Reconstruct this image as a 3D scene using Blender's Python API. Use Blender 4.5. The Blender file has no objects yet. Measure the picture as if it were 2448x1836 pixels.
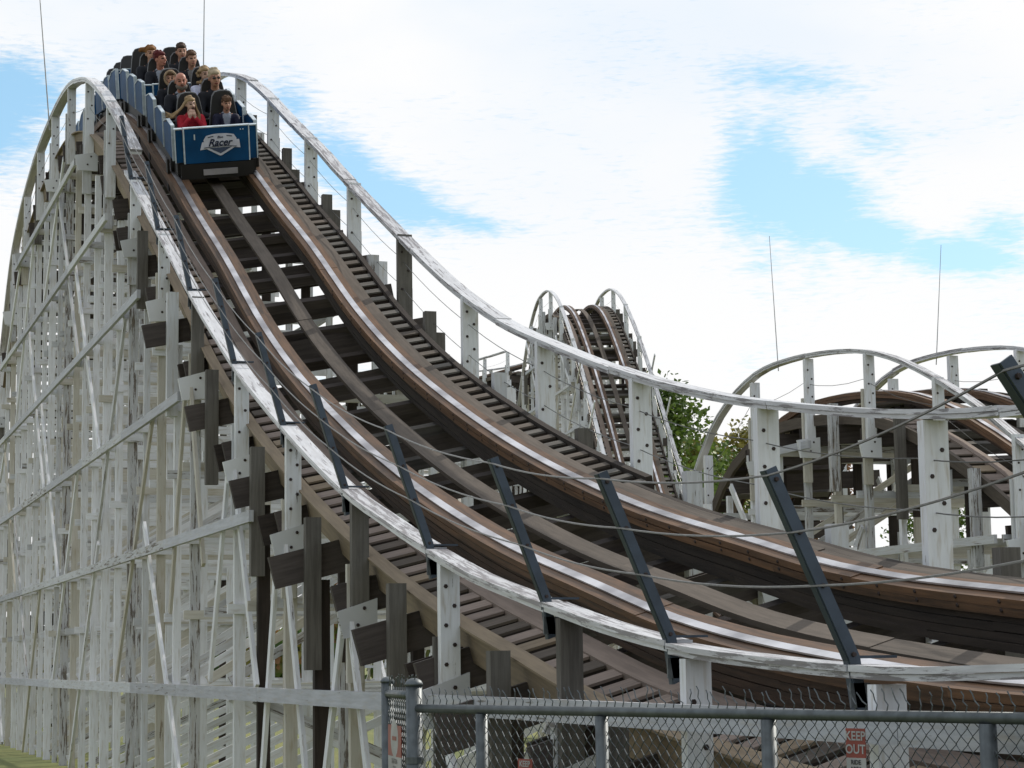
import bpy, bmesh, math, random
from mathutils import Vector, Matrix, noise
R = random.Random(7)
sc = bpy.context.scene
COL = sc.collection
# ------------------------------------------------------------------ camera
EYE = Vector((0, 0, 1.6))
cam = bpy.data.cameras.new('camera'); cam.sensor_width = 36; cam.lens = 73.53
cam.clip_end = 3000
co = bpy.data.objects.new('camera', cam); COL.objects.link(co)
M3 = ((0.9462975699, -0.0280716568, 0.3220759091), (-0.3229546939, -0.1279065628, 0.9377313991), (-0.0148719485, 0.9913888709, 0.1301035429))
rot = Matrix([(r[0], r[1], -r[2]) for r in M3])
co.matrix_world = Matrix.Translation(EYE) @ rot.to_4x4()
sc.camera = co
def proj(p):
    q = rot.transposed() @ (Vector(p) - EYE)
    d = -q.z
    if d < .2: return None
    return (0.5 + 5000 * q.x / d / 2448, 0.5 - 5000 * q.y / d / 1836, d)
# ------------------------------------------------------------------ light
SUN_DIR = Vector((0.74, 0.33, 0.66)).normalized()
sun_el = math.asin(SUN_DIR.z); sun_az = math.atan2(SUN_DIR.x, SUN_DIR.y)
sl = bpy.data.lights.new('sun', 'SUN'); sl.energy = 4.0; sl.angle = math.radians(0.6); sl.color = (1, .93, .82)
so = bpy.data.objects.new('sun', sl); COL.objects.link(so)
so.rotation_euler = SUN_DIR.to_track_quat('Z', 'Y').to_euler()
sc.view_settings.view_transform = 'Standard'; sc.view_settings.look = 'None'
sc.view_settings.exposure = 0; sc.view_settings.gamma = 1; sc.view_settings.use_curve_mapping = False

class NT:
    def __init__(s, nt): s.nt = nt; nt.nodes.clear()
    def n(s, t, **k):
        o = s.nt.nodes.new(t)
        for a, b in k.items(): setattr(o, a, b)
        return o
    def l(s, a, b): s.nt.links.new(a, b)
    def m(s, op, a, b=None, c=None, clamp=False):
        o = s.n('ShaderNodeMath', operation=op); o.use_clamp = clamp
        for i, v in enumerate((a, b, c)):
            if v is None: continue
            if isinstance(v, (int, float)): o.inputs[i].default_value = v
            else: s.l(v, o.inputs[i])
        return o.outputs[0]
    def mix(s, f, a, b):
        o = s.n('ShaderNodeMix', data_type='RGBA')
        for i, v in ((0, f), (6, a), (7, b)):
            if isinstance(v, (int, float)): o.inputs[i].default_value = v
            elif isinstance(v, tuple): o.inputs[i].default_value = (*v, 1)
            else: s.l(v, o.inputs[i])
        return o.outputs[2]
    def ramp(s, f, a, b):
        o = s.n('ShaderNodeMapRange'); o.interpolation_type = 'SMOOTHSTEP'
        s.l(f, o.inputs[0]); o.inputs[1].default_value = a; o.inputs[2].default_value = b
        return o.outputs[0]

w = bpy.data.worlds.new('World'); sc.world = w; w.use_nodes = True
T = NT(w.node_tree)
out = T.n('ShaderNodeOutputWorld')
sky = T.n('ShaderNodeTexSky', sky_type='NISHITA'); sky.sun_disc = False
sky.sun_elevation = sun_el; sky.sun_rotation = sun_az; sky.altitude = 200; sky.air_density = 1.0; sky.dust_density = 0.6; sky.ozone_density = 1.3
bsky = T.n('ShaderNodeBackground'); bsky.inputs[1].default_value = 0.15
skyc = T.mix(0.35, sky.outputs[0], (1.8, 5.3, 7.3))
T.l(skyc, bsky.inputs[0])
tc = T.n('ShaderNodeTexCoord'); sx = T.n('ShaderNodeSeparateXYZ'); T.l(tc.outputs['Generated'], sx.inputs[0])
az = T.m('ARCTAN2', sx.outputs[0], sx.outputs[1]); el = T.m('ARCSINE', sx.outputs[2])
cb = T.n('ShaderNodeCombineXYZ'); T.l(az, cb.inputs[0]); T.l(el, cb.inputs[1])
mp = T.n('ShaderNodeMapping'); T.l(cb.outputs[0], mp.inputs[0]); mp.inputs['Scale'].default_value = (9, 20, 1); mp.inputs['Rotation'].default_value = (0, 0, 0.15)
nz = T.n('ShaderNodeTexNoise'); T.l(mp.outputs[0], nz.inputs[0]); nz.inputs['Scale'].default_value = 1.0; nz.inputs['Detail'].default_value = 7; nz.inputs['Roughness'].default_value = .62; nz.inputs['Distortion'].default_value = .6
# holes in the cloud cover: azimuth, elevation, semi-axes, rotation, strength
HOLES = [(.4555, .2440, .020, .014, .2, .9), (.0800, .255, .022, .020, 0, 1.6), (0.0902, 0.2662, 0.03, 0.019, 0, 1.5), (0.0868, 0.244, 0.024, 0.008, 0, 1.0), (0.1036, 0.2849, 0.018, 0.006, 0.2, 0.5), (0.4555, 0.2243, 0.02, 0.024, 0.3, 1.5), (0.4791, 0.2114, 0.026, 0.018, -0.4, 1.5), (0.5004, 0.1967, 0.03, 0.01, -0.25, 1.4), (0.5451, 0.1846, 0.032, 0.009, -0.15, 1.4), (0.5668, 0.1931, 0.018, 0.012, 0, 1.0), (0.4711, 0.2686, 0.034, 0.01, -0.2, 0.62), (0.4441, 0.2483, 0.014, 0.012, 0, 0.9), (0.5061, 0.2414, 0.018, 0.012, -0.6, 0.45), (0.2257, 0.2634, 0.014, 0.012, -0.6, 0.8), (0.25, 0.2342, 0.026, 0.014, -0.65, 1.3), (0.2723, 0.2203, 0.03, 0.01, -0.4, 1.3), (0.3047, 0.2092, 0.028, 0.0056, -0.2, 0.9), (0.4481, 0.183, 0.018, 0.0036, 0, 0.4), (1.3, .5, .3, .2, 0, 1), (-.9, .4, .4, .2, .2, 1), (2.6, .6, .5, .2, 0, 1), (-2.2, .5, .4, .2, 0, 1)]
acc = None
for a0, e0, ra, re, ro, st in HOLES:
    dx = T.m('SUBTRACT', az, a0); dy = T.m('SUBTRACT', el, e0)
    c_, s_ = math.cos(ro), math.sin(ro)
    X = T.m('DIVIDE', T.m('ADD', T.m('MULTIPLY', dx, c_), T.m('MULTIPLY', dy, s_)), ra)
    Y = T.m('DIVIDE', T.m('SUBTRACT', T.m('MULTIPLY', dy, c_), T.m('MULTIPLY', dx, s_)), re)
    d2 = T.m('ADD', T.m('MULTIPLY', X, X), T.m('MULTIPLY', Y, Y))
    g = T.m('MULTIPLY', T.m('EXPONENT', T.m('MULTIPLY', d2, -.9)), st)
    acc = g if acc is None else T.m('MAXIMUM', acc, g)
mps = T.n('ShaderNodeMapping'); T.l(cb.outputs[0], mps.inputs[0]); mps.inputs['Scale'].default_value = (22, 120, 1); mps.inputs['Rotation'].default_value = (0, 0, -.12)
nzs = T.n('ShaderNodeTexNoise'); T.l(mps.outputs[0], nzs.inputs[0]); nzs.inputs['Detail'].default_value = 8; nzs.inputs['Roughness'].default_value = .6; nzs.inputs['Distortion'].default_value = .4
hole = T.m('ADD', acc, T.m('ADD', T.m('MULTIPLY', T.m('SUBTRACT', nz.outputs[0], .5), 1.7), T.m('MULTIPLY', T.m('SUBTRACT', nzs.outputs[0], .5), 1.5)))
hm = T.ramp(hole, .06, 1.0)
nz2 = T.n('ShaderNodeTexNoise'); T.l(mp.outputs[0], nz2.inputs[0]); nz2.inputs['Scale'].default_value = .5; nz2.inputs['Detail'].default_value = 5
up = T.ramp(el, .14, .32)
shade = T.m('MULTIPLY', T.ramp(nz2.outputs[0], .34, .66), up)
ccol = T.mix(shade, (1.0, 1.0, 1.0), (.85, .92, 1.0))
bcl = T.n('ShaderNodeBackground'); T.l(ccol, bcl.inputs[0]); bcl.inputs[1].default_value = 1.0
ms = T.n('ShaderNodeMixShader'); T.l(T.m('MULTIPLY', hm, .92), ms.inputs[0]); T.l(bcl.outputs[0], ms.inputs[1]); T.l(bsky.outputs[0], ms.inputs[2])
T.l(ms.outputs[0], out.inputs[0])

# ------------------------------------------------------------------ materials
MATS = {}
def wood(name, c1, c2, grain=.5, rough=.8, chip=None, chipamt=.0, streak=0.0, bump=.25, gl=28):
    m = bpy.data.materials.new(name); m.use_nodes = True; t = NT(m.node_tree)
    o = t.n('ShaderNodeOutputMaterial'); b = t.n('ShaderNodeBsdfPrincipled'); t.l(b.outputs[0], o.inputs[0])
    uv = t.n('ShaderNodeUVMap', uv_map='UVMap'); rn = t.n('ShaderNodeUVMap', uv_map='rnd')
    rs = t.n('ShaderNodeSeparateXYZ'); t.l(rn.outputs[0], rs.inputs[0])
    mp = t.n('ShaderNodeMapping'); t.l(uv.outputs[0], mp.inputs[0]); mp.inputs['Scale'].default_value = (2.0, gl, 1)
    g = t.n('ShaderNodeTexNoise'); t.l(mp.outputs[0], g.inputs[0]); g.inputs['Scale'].default_value = 1; g.inputs['Detail'].default_value = 6; g.inputs['Roughness'].default_value = .65
    tc = t.n('ShaderNodeTexCoord'); bl = t.n('ShaderNodeTexNoise'); t.l(tc.outputs['Object'], bl.inputs[0]); bl.inputs['Scale'].default_value = 2.3; bl.inputs['Detail'].default_value = 5
    gm = t.ramp(g.outputs[0], .32, .68)
    f = t.m('ADD', t.m('MULTIPLY', gm, grain), t.m('MULTIPLY', t.m('SUBTRACT', bl.outputs[0], .5), 1.0), clamp=True)
    f = t.m('ADD', t.m('MULTIPLY', f, .7), t.m('MULTIPLY', rs.outputs[0], .45), clamp=True)
    col = t.mix(f, c1, c2)
    if chip:
        mp2 = t.n('ShaderNodeMapping'); t.l(uv.outputs[0], mp2.inputs[0]); mp2.inputs['Scale'].default_value = (1.8, 20, 1)
        c = t.n('ShaderNodeTexNoise'); t.l(mp2.outputs[0], c.inputs[0]); c.inputs['Scale'].default_value = 1.3; c.inputs['Detail'].default_value = 9; c.inputs['Roughness'].default_value = .7
        th = t.m('ADD', c.outputs[0], t.m('MULTIPLY', t.m('SUBTRACT', rs.outputs[0], .5), .14))
        cm = t.ramp(th, .70 - chipamt, .73 - chipamt)
        col = t.mix(cm, col, chip)
        if streak:
            s = t.n('ShaderNodeTexNoise'); mp3 = t.n('ShaderNodeMapping'); t.l(uv.outputs[0], mp3.inputs[0]); mp3.inputs['Scale'].default_value = (.8, 6, 1); t.l(mp3.outputs[0], s.inputs[0]); s.inputs['Detail'].default_value = 4
            col = t.mix(t.m('MULTIPLY', t.ramp(s.outputs[0], .5, .75), streak), col, (.33, .27, .18))
    t.l(col, b.inputs['Base Color']); b.inputs['Roughness'].default_value = rough; b.inputs['Specular IOR Level'].default_value = .3
    bp = t.n('ShaderNodeBump'); bp.inputs['Strength'].default_value = bump; bp.inputs['Distance'].default_value = .01
    t.l(g.outputs[0], bp.inputs['Height']); t.l(bp.outputs[0], b.inputs['Normal'])
    MATS[name] = m
def plain(name, col, rough=.5, metal=0, var=.25, scale=6, spec=.5, col2=None):
    m = bpy.data.materials.new(name); m.use_nodes = True; t = NT(m.node_tree)
    o = t.n('ShaderNodeOutputMaterial'); b = t.n('ShaderNodeBsdfPrincipled'); t.l(b.outputs[0], o.inputs[0])
    tc = t.n('ShaderNodeTexCoord'); nz = t.n('ShaderNodeTexNoise'); t.l(tc.outputs['Object'], nz.inputs[0]); nz.inputs['Scale'].default_value = scale; nz.inputs['Detail'].default_value = 6
    c2 = col2 or tuple(min(1, x * (1 - var)) for x in col)
    f = t.ramp(nz.outputs[0], .3, .7)
    t.l(t.mix(f, col, c2), b.inputs['Base Color'])
    b.inputs['Roughness'].default_value = rough; b.inputs['Metallic'].default_value = metal; b.inputs['Specular IOR Level'].default_value = spec
    MATS[name] = m
wood('white_paint', (.72, .735, .77), (.52, .525, .54), .5, .6, (.13, .11, .095), .035, .5)
wood('white_worn', (.56, .575, .60), (.37, .37, .38), .6, .65, (.13, .11, .095), .12, .5)
wood('white_tan', (.55, .53, .48), (.37, .345, .29), .5, .75, (.16, .13, .1), .04, .6)
wood('silver_cap', (.62, .63, .66), (.36, .36, .38), .8, .38, (.17, .16, .17), .155, .15, gl=20)
wood('ribbon_grey', (.46, .475, .52), (.28, .285, .31), .7, .6, (.12, .11, .10), .06, .3)
wood('grey_wood', (.145, .135, .122), (.065, .058, .052), .8, .85)
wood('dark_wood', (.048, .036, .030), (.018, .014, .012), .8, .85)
wood('ledger_wood', (.085, .070, .064), (.036, .029, .027), .8, .8)
wood('track_wood', (.070, .042, .028), (.015, .011, .009), .8, .7)
wood('rust_wood', (.165, .088, .046), (.036, .023, .016), .8, .6)
wood('plank_wood', (.125, .102, .084), (.045, .037, .031), .6, .85)
wood('slat_wood', (.27, .215, .185), (.12, .095, .083), .6, .85)
wood('tan_wood', (.27, .21, .145), (.155, .12, .085), .7, .8)
plain('strap_steel', (.70, .69, .72), .36, .8, .25, 2.2, col2=(.27, .26, .28))
plain('pole_steel', (.045, .062, .085), .5, .35, .3, 9)
plain('galv', (.10, .115, .125), .5, .45, .35, 20)
plain('rod', (.35, .35, .36), .5, .3)
plain('wire', (.16, .16, .16), .45, .6, .3, 30)
plain('bolt', (.035, .022, .02), .6, .3)
plain('blue_paint', (.005, .06, .165), .6, 0, .35, 3, spec=.15)
plain('trim_white', (.55, .62, .68), .5, 0, .25, 12)
plain('black_seat', (.010, .009, .012), .55, 0, .4, 14)
plain('seat_piping', (.20, .20, .22), .5, 0, .2)
plain('chassis', (.012, .010, .010), .6, .2)
plain('plate_grey', (.33, .31, .33), .5, .2)
plain('sign_red', (.22, .035, .025), .45); plain('sign_white', (.33, .33, .34), .45); plain('ink', (.02, .02, .025), .5)
plain('badge_white', (.55, .56, .66), .45, 0, .15); plain('badge_blue', (.05, .07, .13), .45, 0, .2); plain('badge_ink', (.008, .015, .05), .5)
plain('bark', (.07, .052, .038), .9, 0, .5, 5)

def leafmat(name, a, b_):
    m = bpy.data.materials.new(name); m.use_nodes = True; t = NT(m.node_tree)
    o = t.n('ShaderNodeOutputMaterial'); b = t.n('ShaderNodeBsdfPrincipled'); t.l(b.outputs[0], o.inputs[0])
    rn = t.n('ShaderNodeUVMap', uv_map='rnd'); rs = t.n('ShaderNodeSeparateXYZ'); t.l(rn.outputs[0], rs.inputs[0])
    t.l(t.mix(rs.outputs[0], a, b_), b.inputs['Base Color']); b.inputs['Roughness'].default_value = .6
    tr = t.n('ShaderNodeBsdfTranslucent'); t.l(t.mix(rs.outputs[0], a, b_), tr.inputs[0]); mx = t.n('ShaderNodeMixShader'); mx.inputs[0].default_value = .3
    t.l(b.outputs[0], mx.inputs[1]); t.l(tr.outputs[0], mx.inputs[2]); t.l(mx.outputs[0], o.inputs[0])
    MATS[name] = m
leafmat('leaf_green', (.025, .065, .010), (.13, .19, .03)); leafmat('leaf_olive', (.08, .095, .018), (.27, .23, .05)); leafmat('leaf_autumn', (.13, .06, .02), (.28, .14, .05))

def grassmat():
    m = bpy.data.materials.new('grass'); m.use_nodes = True; t = NT(m.node_tree)
    o = t.n('ShaderNodeOutputMaterial'); b = t.n('ShaderNodeBsdfPrincipled'); t.l(b.outputs[0], o.inputs[0])
    tc = t.n('ShaderNodeTexCoord'); n1 = t.n('ShaderNodeTexNoise'); t.l(tc.outputs['Object'], n1.inputs[0]); n1.inputs['Scale'].default_value = .25; n1.inputs['Detail'].default_value = 8
    n2 = t.n('ShaderNodeTexNoise'); t.l(tc.outputs['Object'], n2.inputs[0]); n2.inputs['Scale'].default_value = 14; n2.inputs['Detail'].default_value = 8
    c = t.mix(t.ramp(n1.outputs[0], .35, .65), (.10, .125, .025), (.19, .185, .045)); c = t.mix(t.m('MULTIPLY', n2.outputs[0], .6), c, (.06, .08, .02))
    t.l(c, b.inputs['Base Color']); b.inputs['Roughness'].default_value = .95
    bp = t.n('ShaderNodeBump'); bp.inputs['Strength'].default_value = .6; t.l(n2.outputs[0], bp.inputs['Height']); t.l(bp.outputs[0], b.inputs['Normal'])
    MATS['grass'] = m
grassmat()
plain('gravel', (.16, .14, .115), .95, 0, .5, 9)

# ------------------------------------------------------------------ mesh helpers
class MB:
    def __init__(s): s.v = []; s.f = []; s.uv = []; s.rn = []; s.mi = []; s.mats = []
    def face(s, idx, uvs, r, mat):
        if mat not in s.mats: s.mats.append(mat)
        s.f.append(idx); s.uv.append(uvs); s.rn.append(r); s.mi.append(s.mats.index(mat))
    def box(s, c, ax, ay, az, mat, r=None):          # c centre, half-extent vectors; ax = grain direction
        r = R.random() if r is None else r
        c, ax, ay, az = Vector(c), Vector(ax), Vector(ay), Vector(az)
        if ax.cross(ay).dot(az) < 0: az = -az
        n = len(s.v)
        for i in (-1, 1):
            for j in (-1, 1):
                for k in (-1, 1): s.v.append(c + ax * i + ay * j + az * k)
        L, W, H = ax.length * 2, ay.length * 2, az.length * 2; o = r * 37; q = r * 19
        for idx, a, b, off in (((0, 4, 6, 2), L, W, 0), ((1, 3, 7, 5), W, L, 1), ((0, 1, 5, 4), H, L, 2), ((2, 6, 7, 3), L, H, 3), ((0, 2, 3, 1), W, H, 4), ((4, 5, 7, 6), H, W, 5)):
            if off in (0, 3): uv = [(o, q + off), (o + a, q + off), (o + a, q + off + b), (o, q + off + b)]
            elif off in (1, 2): uv = [(o, q + off), (o, q + off + a), (o + b, q + off + a), (o + b, q + off)]
            else: uv = [(o, q + off), (o + a * .1, q + off), (o + a * .1, q + off + b), (o, q + off + b)]
            s.face([n + i for i in idx], uv, r, mat)
    def board(s, p0, p1, wv, tv, mat, r=None):      # wv, tv: full width / thickness vectors
        p0, p1 = Vector(p0), Vector(p1)
        s.box((p0 + p1) / 2, (p1 - p0) / 2, Vector(wv) / 2, Vector(tv) / 2, mat, r)
    def sweep(s, secs, mat, r=None, L0=0, closed=True):
        r = R.random() if r is None else r
        n0 = len(s.v); k = len(secs[0]); L = L0
        for q in secs: s.v += [Vector(p) for p in q]
        per = [0]
        for j in range(k): per.append(per[-1] + (Vector(secs[0][(j + 1) % k]) - Vector(secs[0][j])).length)
        for i in range(len(secs) - 1):
            d = (Vector(secs[i + 1][0]) - Vector(secs[i][0])).length
            for j in range(k):
                a = n0 + i * k + j; b = n0 + i * k + (j + 1) % k
                s.face([a, b, b + k, a + k], [(L, r * 19 + per[j]), (L, r * 19 + per[j + 1]), (L + d, r * 19 + per[j + 1]), (L + d, r * 19 + per[j])], r, mat)
            L += d
        if closed:
            s.face([n0 + j for j in reversed(range(k))], [(0, 0)] * k, r, mat)
            e = n0 + (len(secs) - 1) * k
            s.face([e + j for j in range(k)], [(0, 0)] * k, r, mat)
    def tube(s, pts, rad, mat, k=6, r=None):
        pts = [Vector(p) for p in pts]; secs = []; last = None
        for i, p in enumerate(pts):
            t = (pts[min(i + 1, len(pts) - 1)] - pts[max(i - 1, 0)]).normalized()
            if last is None:
                a = t.cross(Vector((0, 0, 1)));
                if a.length < .1: a = t.cross(Vector((1, 0, 0)))
            else: a = last - t * last.dot(t)
            a.normalize(); last = a; b = t.cross(a); rr = rad[i] if isinstance(rad, (list, tuple)) else rad
            secs.append([p + (a * math.cos(2 * math.pi * j / k) + b * math.sin(2 * math.pi * j / k)) * rr for j in range(k)])
        s.sweep(secs, mat, r)
    def poly(s, pts, nrm, th, mat):                  # flat outline given thickness along nrm
        nrm = Vector(nrm); s.sweep([[Vector(p) for p in pts], [Vector(p) + nrm * th for p in pts]], mat)
    def add(s, o):
        n = len(s.v); s.v += o.v
        for f, u, r, m in zip(o.f, o.uv, o.rn, o.mi): s.face([i + n for i in f], u, r, o.mats[m])
    def metric(s):
        if not s.v: return 0
        lo = [min(v[i] for v in s.v) for i in range(3)]; hi = [max(v[i] for v in s.v) for i in range(3)]
        c = Vector([(a + b) / 2 for a, b in zip(lo, hi)])
        best = 0
        for p in (c, (c + Vector(lo)) / 2, (c + Vector(hi)) / 2, Vector(s.v[0]), Vector(s.v[-1])):
            q = proj(p)
            if q and -.02 < q[0] < 1.02 and -.02 < q[1] < 1.02: best = max(best, (Vector(hi) - Vector(lo)).length / q[2])
        return best
    def build(s, name, parent=None, smooth=False):
        me = bpy.data.meshes.new(name)
        off = parent_loc(parent)
        me.from_pydata([tuple(v - off) for v in s.v], [], s.f)
        for m in s.mats: me.materials.append(MATS[m])
        me.polygons.foreach_set('material_index', s.mi)
        u = me.uv_layers.new(name='UVMap'); u.data.foreach_set('uv', [x for f in s.uv for p in f for x in p])
        u2 = me.uv_layers.new(name='rnd'); u2.data.foreach_set('uv', [x for f, r in zip(s.f, s.rn) for _ in f for x in (r, r)])
        if smooth: me.polygons.foreach_set('use_smooth', [True] * len(s.f))
        me.update()
        o = bpy.data.objects.new(name, me); COL.objects.link(o)
        if parent: o.parent = parent
        return o
LOC = {}
def parent_loc(p): return LOC.get(p.name, Vector()) if p else Vector()
def thing(name, label, cat, loc=(0, 0, 0), group=None):
    o = bpy.data.objects.new(name, None); COL.objects.link(o); o.location = loc; o.empty_display_size = .3
    o['label'] = label; o['category'] = cat
    if group: o['group'] = group
    LOC[o.name] = Vector(loc)
    return o
def tag(o, label, cat, group=None):
    o['label'] = label; o['category'] = cat
    if group: o['group'] = group
    return o
def struct(name, mb):
    o = mb.build(name); o['kind'] = 'structure'; return o
class Pool:
    def __init__(s, parent): s.parent = parent; s.d = {}
    def add(s, name, mb, label=None): s.d.setdefault(name, []).append((mb, label))
    def mb(s, name, label=None):
        m = MB(); s.add(name, m, label); return m
    def finish(s):
        for name, lst in s.d.items():
            lst = [x for x in lst if x[0].f]
            lst.sort(key=lambda x: -x[0].metric())
            for m, lab in lst[:100]:
                o = m.build(name, s.parent); LOC[o.name] = parent_loc(s.parent)
                if lab: o['label'] = lab
            if len(lst) > 100:
                j = MB()
                for m, lab in lst[100:]: j.add(m)
                o = j.build(name, s.parent); o['kind'] = 'stuff'
def hermite(pts):
    pts = sorted(pts); n = len(pts); m = []
    for i in range(n):
        if i == 0: m.append((pts[1][1] - pts[0][1]) / (pts[1][0] - pts[0][0]))
        elif i == n - 1: m.append((pts[-1][1] - pts[-2][1]) / (pts[-1][0] - pts[-2][0]))
        else: m.append((pts[i + 1][1] - pts[i - 1][1]) / (pts[i + 1][0] - pts[i - 1][0]))
    def f(x):
        if x <= pts[0][0]: return pts[0][1] + m[0] * (x - pts[0][0])
        if x >= pts[-1][0]: return pts[-1][1] + m[-1] * (x - pts[-1][0])
        i = 0
        while pts[i + 1][0] < x: i += 1
        h = pts[i + 1][0] - pts[i][0]; t = (x - pts[i][0]) / h
        return ((2 * t**3 - 3 * t**2 + 1) * pts[i][1] + (t**3 - 2 * t**2 + t) * h * m[i] + (-2 * t**3 + 3 * t**2) * pts[i + 1][1] + (t**3 - t**2) * h * m[i + 1])
    return f
def frange(a, b, s):
    n = max(1, int(math.ceil(abs(b - a) / s))); return [a + (b - a) * i / n for i in range(n + 1)]
# ------------------------------------------------------------------ ground
g = MB(); g.box((0, 300, -.5), (0, 900, 0), (900, 0, 0), (0, 0, .5), 'grass'); struct('ground', g)

# ------------------------------------------------------------------ coaster track
G = 1.07
class Track:
    """near rail runs at local x=0; lateral a to the right, height b above the rail; y along the track"""
    def __init__(s, root, z, bank, ya, yb, origin=(0, 0, 0), head=0):
        s.root = root; s.z = z; s.bank = bank; s.ya = ya; s.yb = yb; s.pool = Pool(root)
        s.W = Matrix.Translation(origin) @ Matrix.Rotation(-head, 4, 'Z'); s.W3 = s.W.to_3x3()
    def fr(s, y):
        dz = (s.z(y + .02) - s.z(y - .02)) / .04; be = math.radians(s.bank(y))
        t = Vector((0, 1, dz)).normalized(); n = Vector((0, -t.z, t.y))
        L = Vector((math.cos(be), 0, 0)) + n * math.sin(be); U = n * math.cos(be) - Vector((math.sin(be), 0, 0))
        return t, L, U
    def loc(s, y, a, b):
        t, L, U = s.fr(y); return Vector((0, y, s.z(y))) + L * a + U * b
    def P(s, y, a, b): return s.W @ s.loc(y, a, b)
    def V(s, v): return s.W3 @ Vector(v)
    def strip(s, name, y0, y1, a0, a1, b0, b1, mat, step=.35, mb=None, joints=0):
        m = mb or s.pool.mb(name)
        ys = frange(y0, y1, step)
        if joints:                                   # boards butted end to end
            i = 0
            while i < len(ys) - 1:
                k = min(len(ys) - 1, i + R.randint(joints, joints + 4)); e = R.uniform(-.004, .004)
                m.sweep([[s.P(y, a0, b0 + e), s.P(y, a1, b0 + e), s.P(y, a1, b1 + e), s.P(y, a0, b1 + e)] for y in ys[i:k + 1]], mat)
                i = k
        else: m.sweep([[s.P(y, a0, b0), s.P(y, a1, b0), s.P(y, a1, b1), s.P(y, a0, b1)] for y in ys], mat)
        return m
    def cross(s, name, y, a0, a1, b0, b1, wy, mat, r=None, lab=None, mb=None):
        m = mb or s.pool.mb(name, lab); t, L, U = s.fr(y)
        m.board(s.P(y, a0, (b0 + b1) / 2), s.P(y, a1, (b0 + b1) / 2), s.V(U * (b1 - b0)), s.V(t * wy), mat, r)
        return m
    def rails(s, step=.35, lam=6, y0=None, y1=None, fine=True):
        y0 = s.ya if y0 is None else y0; y1 = s.yb if y1 is None else y1
        for a, si in ((0, -1), (G, 1)):              # si points outward
            m = MB()
            lo, hi = (-.075, .055)
            for k in range(lam):
                h0 = -.004 - .05 * (k + 1); h1 = -.004 - .05 * k - .004
                if k < 2: e0, e1 = (a - .105, a + (.145 if k == 0 else .135)) if si < 0 else (a - .10, a + .115)
                else: e0, e1 = a - .07 - .004 * (k % 2), a + .07 + .005 * (k % 2)
                s.strip('', y0, y1, e0, e1, h0, h1, 'rust_wood' if k in (0, 1) else ('track_wood' if si < 0 else 'dark_wood'), step, m, joints=7 if fine else 0)
            st = MB(); s.strip('', y0, y1, a - .033, a + .033, -.002, .008, 'strap_steel', step, st)
            if fine:
                y = max(y0, 5.0)
                while y < 24:
                    for hb in (-.028, -.075):
                        c = s.P(y, a + (.1455 if si < 0 and hb > -.05 else .1355 if si < 0 else -.1005), hb); t_, L_, U_ = s.fr(y); ax = s.V(L_) * (-si * .006); u_, v_ = s.V(t_) * .013, s.V(U_) * .013
                        m.sweep([[c + u_ * math.cos(q * 1.0472) + v_ * math.sin(q * 1.0472) for q in range(6)], [c + ax + (u_ * math.cos(q * 1.0472) + v_ * math.sin(q * 1.0472)) * .8 for q in range(6)]], 'bolt')
                    y += .42
            s.pool.add('rail', m); s.pool.add('running_strap', st)
    def deck(s, step=.35, slats=True, pitch=.27, slat_y=None, near=True, far=True):
        s.strip('centre_plank', s.ya, s.yb, G / 2 - .075, G / 2 + .085, -.19, -.15, 'plank_wood', step, joints=8)
        for sd in ([-1] if near else []) + ([1] if far else []):
            f = (lambda q: -q) if sd < 0 else (lambda q: G + q)
            dq = -.345 if sd < 0 else -.11; yb_ = 15.2 if s.yb > 50 else s.ya
            s.strip('walkway_plank', s.ya, s.yb, *sorted((f(.12), f(.27))), dq, dq + .045, 'plank_wood' if sd > 0 else 'slat_wood', step, joints=8)
            if sd > 0 and s.yb > 50: s.strip('walkway_plank', s.ya, yb_, f(.276), f(.33), dq, dq + .04, 'plank_wood', step, joints=8); s.strip('edge_board', s.ya, yb_, f(.335), f(.37), dq - .12, dq + .035, 'dark_wood', step, joints=8)
            m = s.strip('stringer', yb_ if sd > 0 else s.ya, s.yb, *sorted((f(.54 if sd < 0 else .47), f(.60 if sd < 0 else .525))), dq - (.215 if s.yb > 50 else .11), dq + .045, ('tan_wood' if s.yb > 50 else 'plank_wood') if sd < 0 else 'dark_wood', step, joints=8)
            if sd < 0: s.strip('', s.ya, s.yb, *sorted((f(.545), f(.655))), -.298, -.28, 'tan_wood', step, m, joints=8) if s.yb > 50 else None
            if slats:
                y = s.ya if slat_y is None else slat_y[0]; ye = s.yb if slat_y is None else slat_y[1]
                if sd > 0 and s.yb > 50: y = yb_
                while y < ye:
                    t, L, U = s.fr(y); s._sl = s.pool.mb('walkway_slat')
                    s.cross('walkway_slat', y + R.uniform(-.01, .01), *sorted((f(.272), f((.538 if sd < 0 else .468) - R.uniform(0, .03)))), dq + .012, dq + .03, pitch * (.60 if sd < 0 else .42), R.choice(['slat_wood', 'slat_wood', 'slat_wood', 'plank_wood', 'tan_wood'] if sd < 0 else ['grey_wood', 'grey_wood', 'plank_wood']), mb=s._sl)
                    s.cross('', y, *sorted((f(.275), f(.53 if sd < 0 else .46))), dq - .05, dq + .011, pitch * (.57 if sd < 0 else .39), 'dark_wood', mb=s._sl)  # dark underlayer: shade of slat fronts and gaps put into its colour
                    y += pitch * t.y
    def ties(s, pitch=.62):
        y = s.ya
        while y < s.yb:
            t, L, U = s.fr(y)
            s.cross('tie', y + R.uniform(-.03, .03), -.30, G + .30, -.47, -.365, .115, R.choice(['dark_wood', 'ledger_wood', 'ledger_wood', 'grey_wood']))
            y += pitch * t.y
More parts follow.
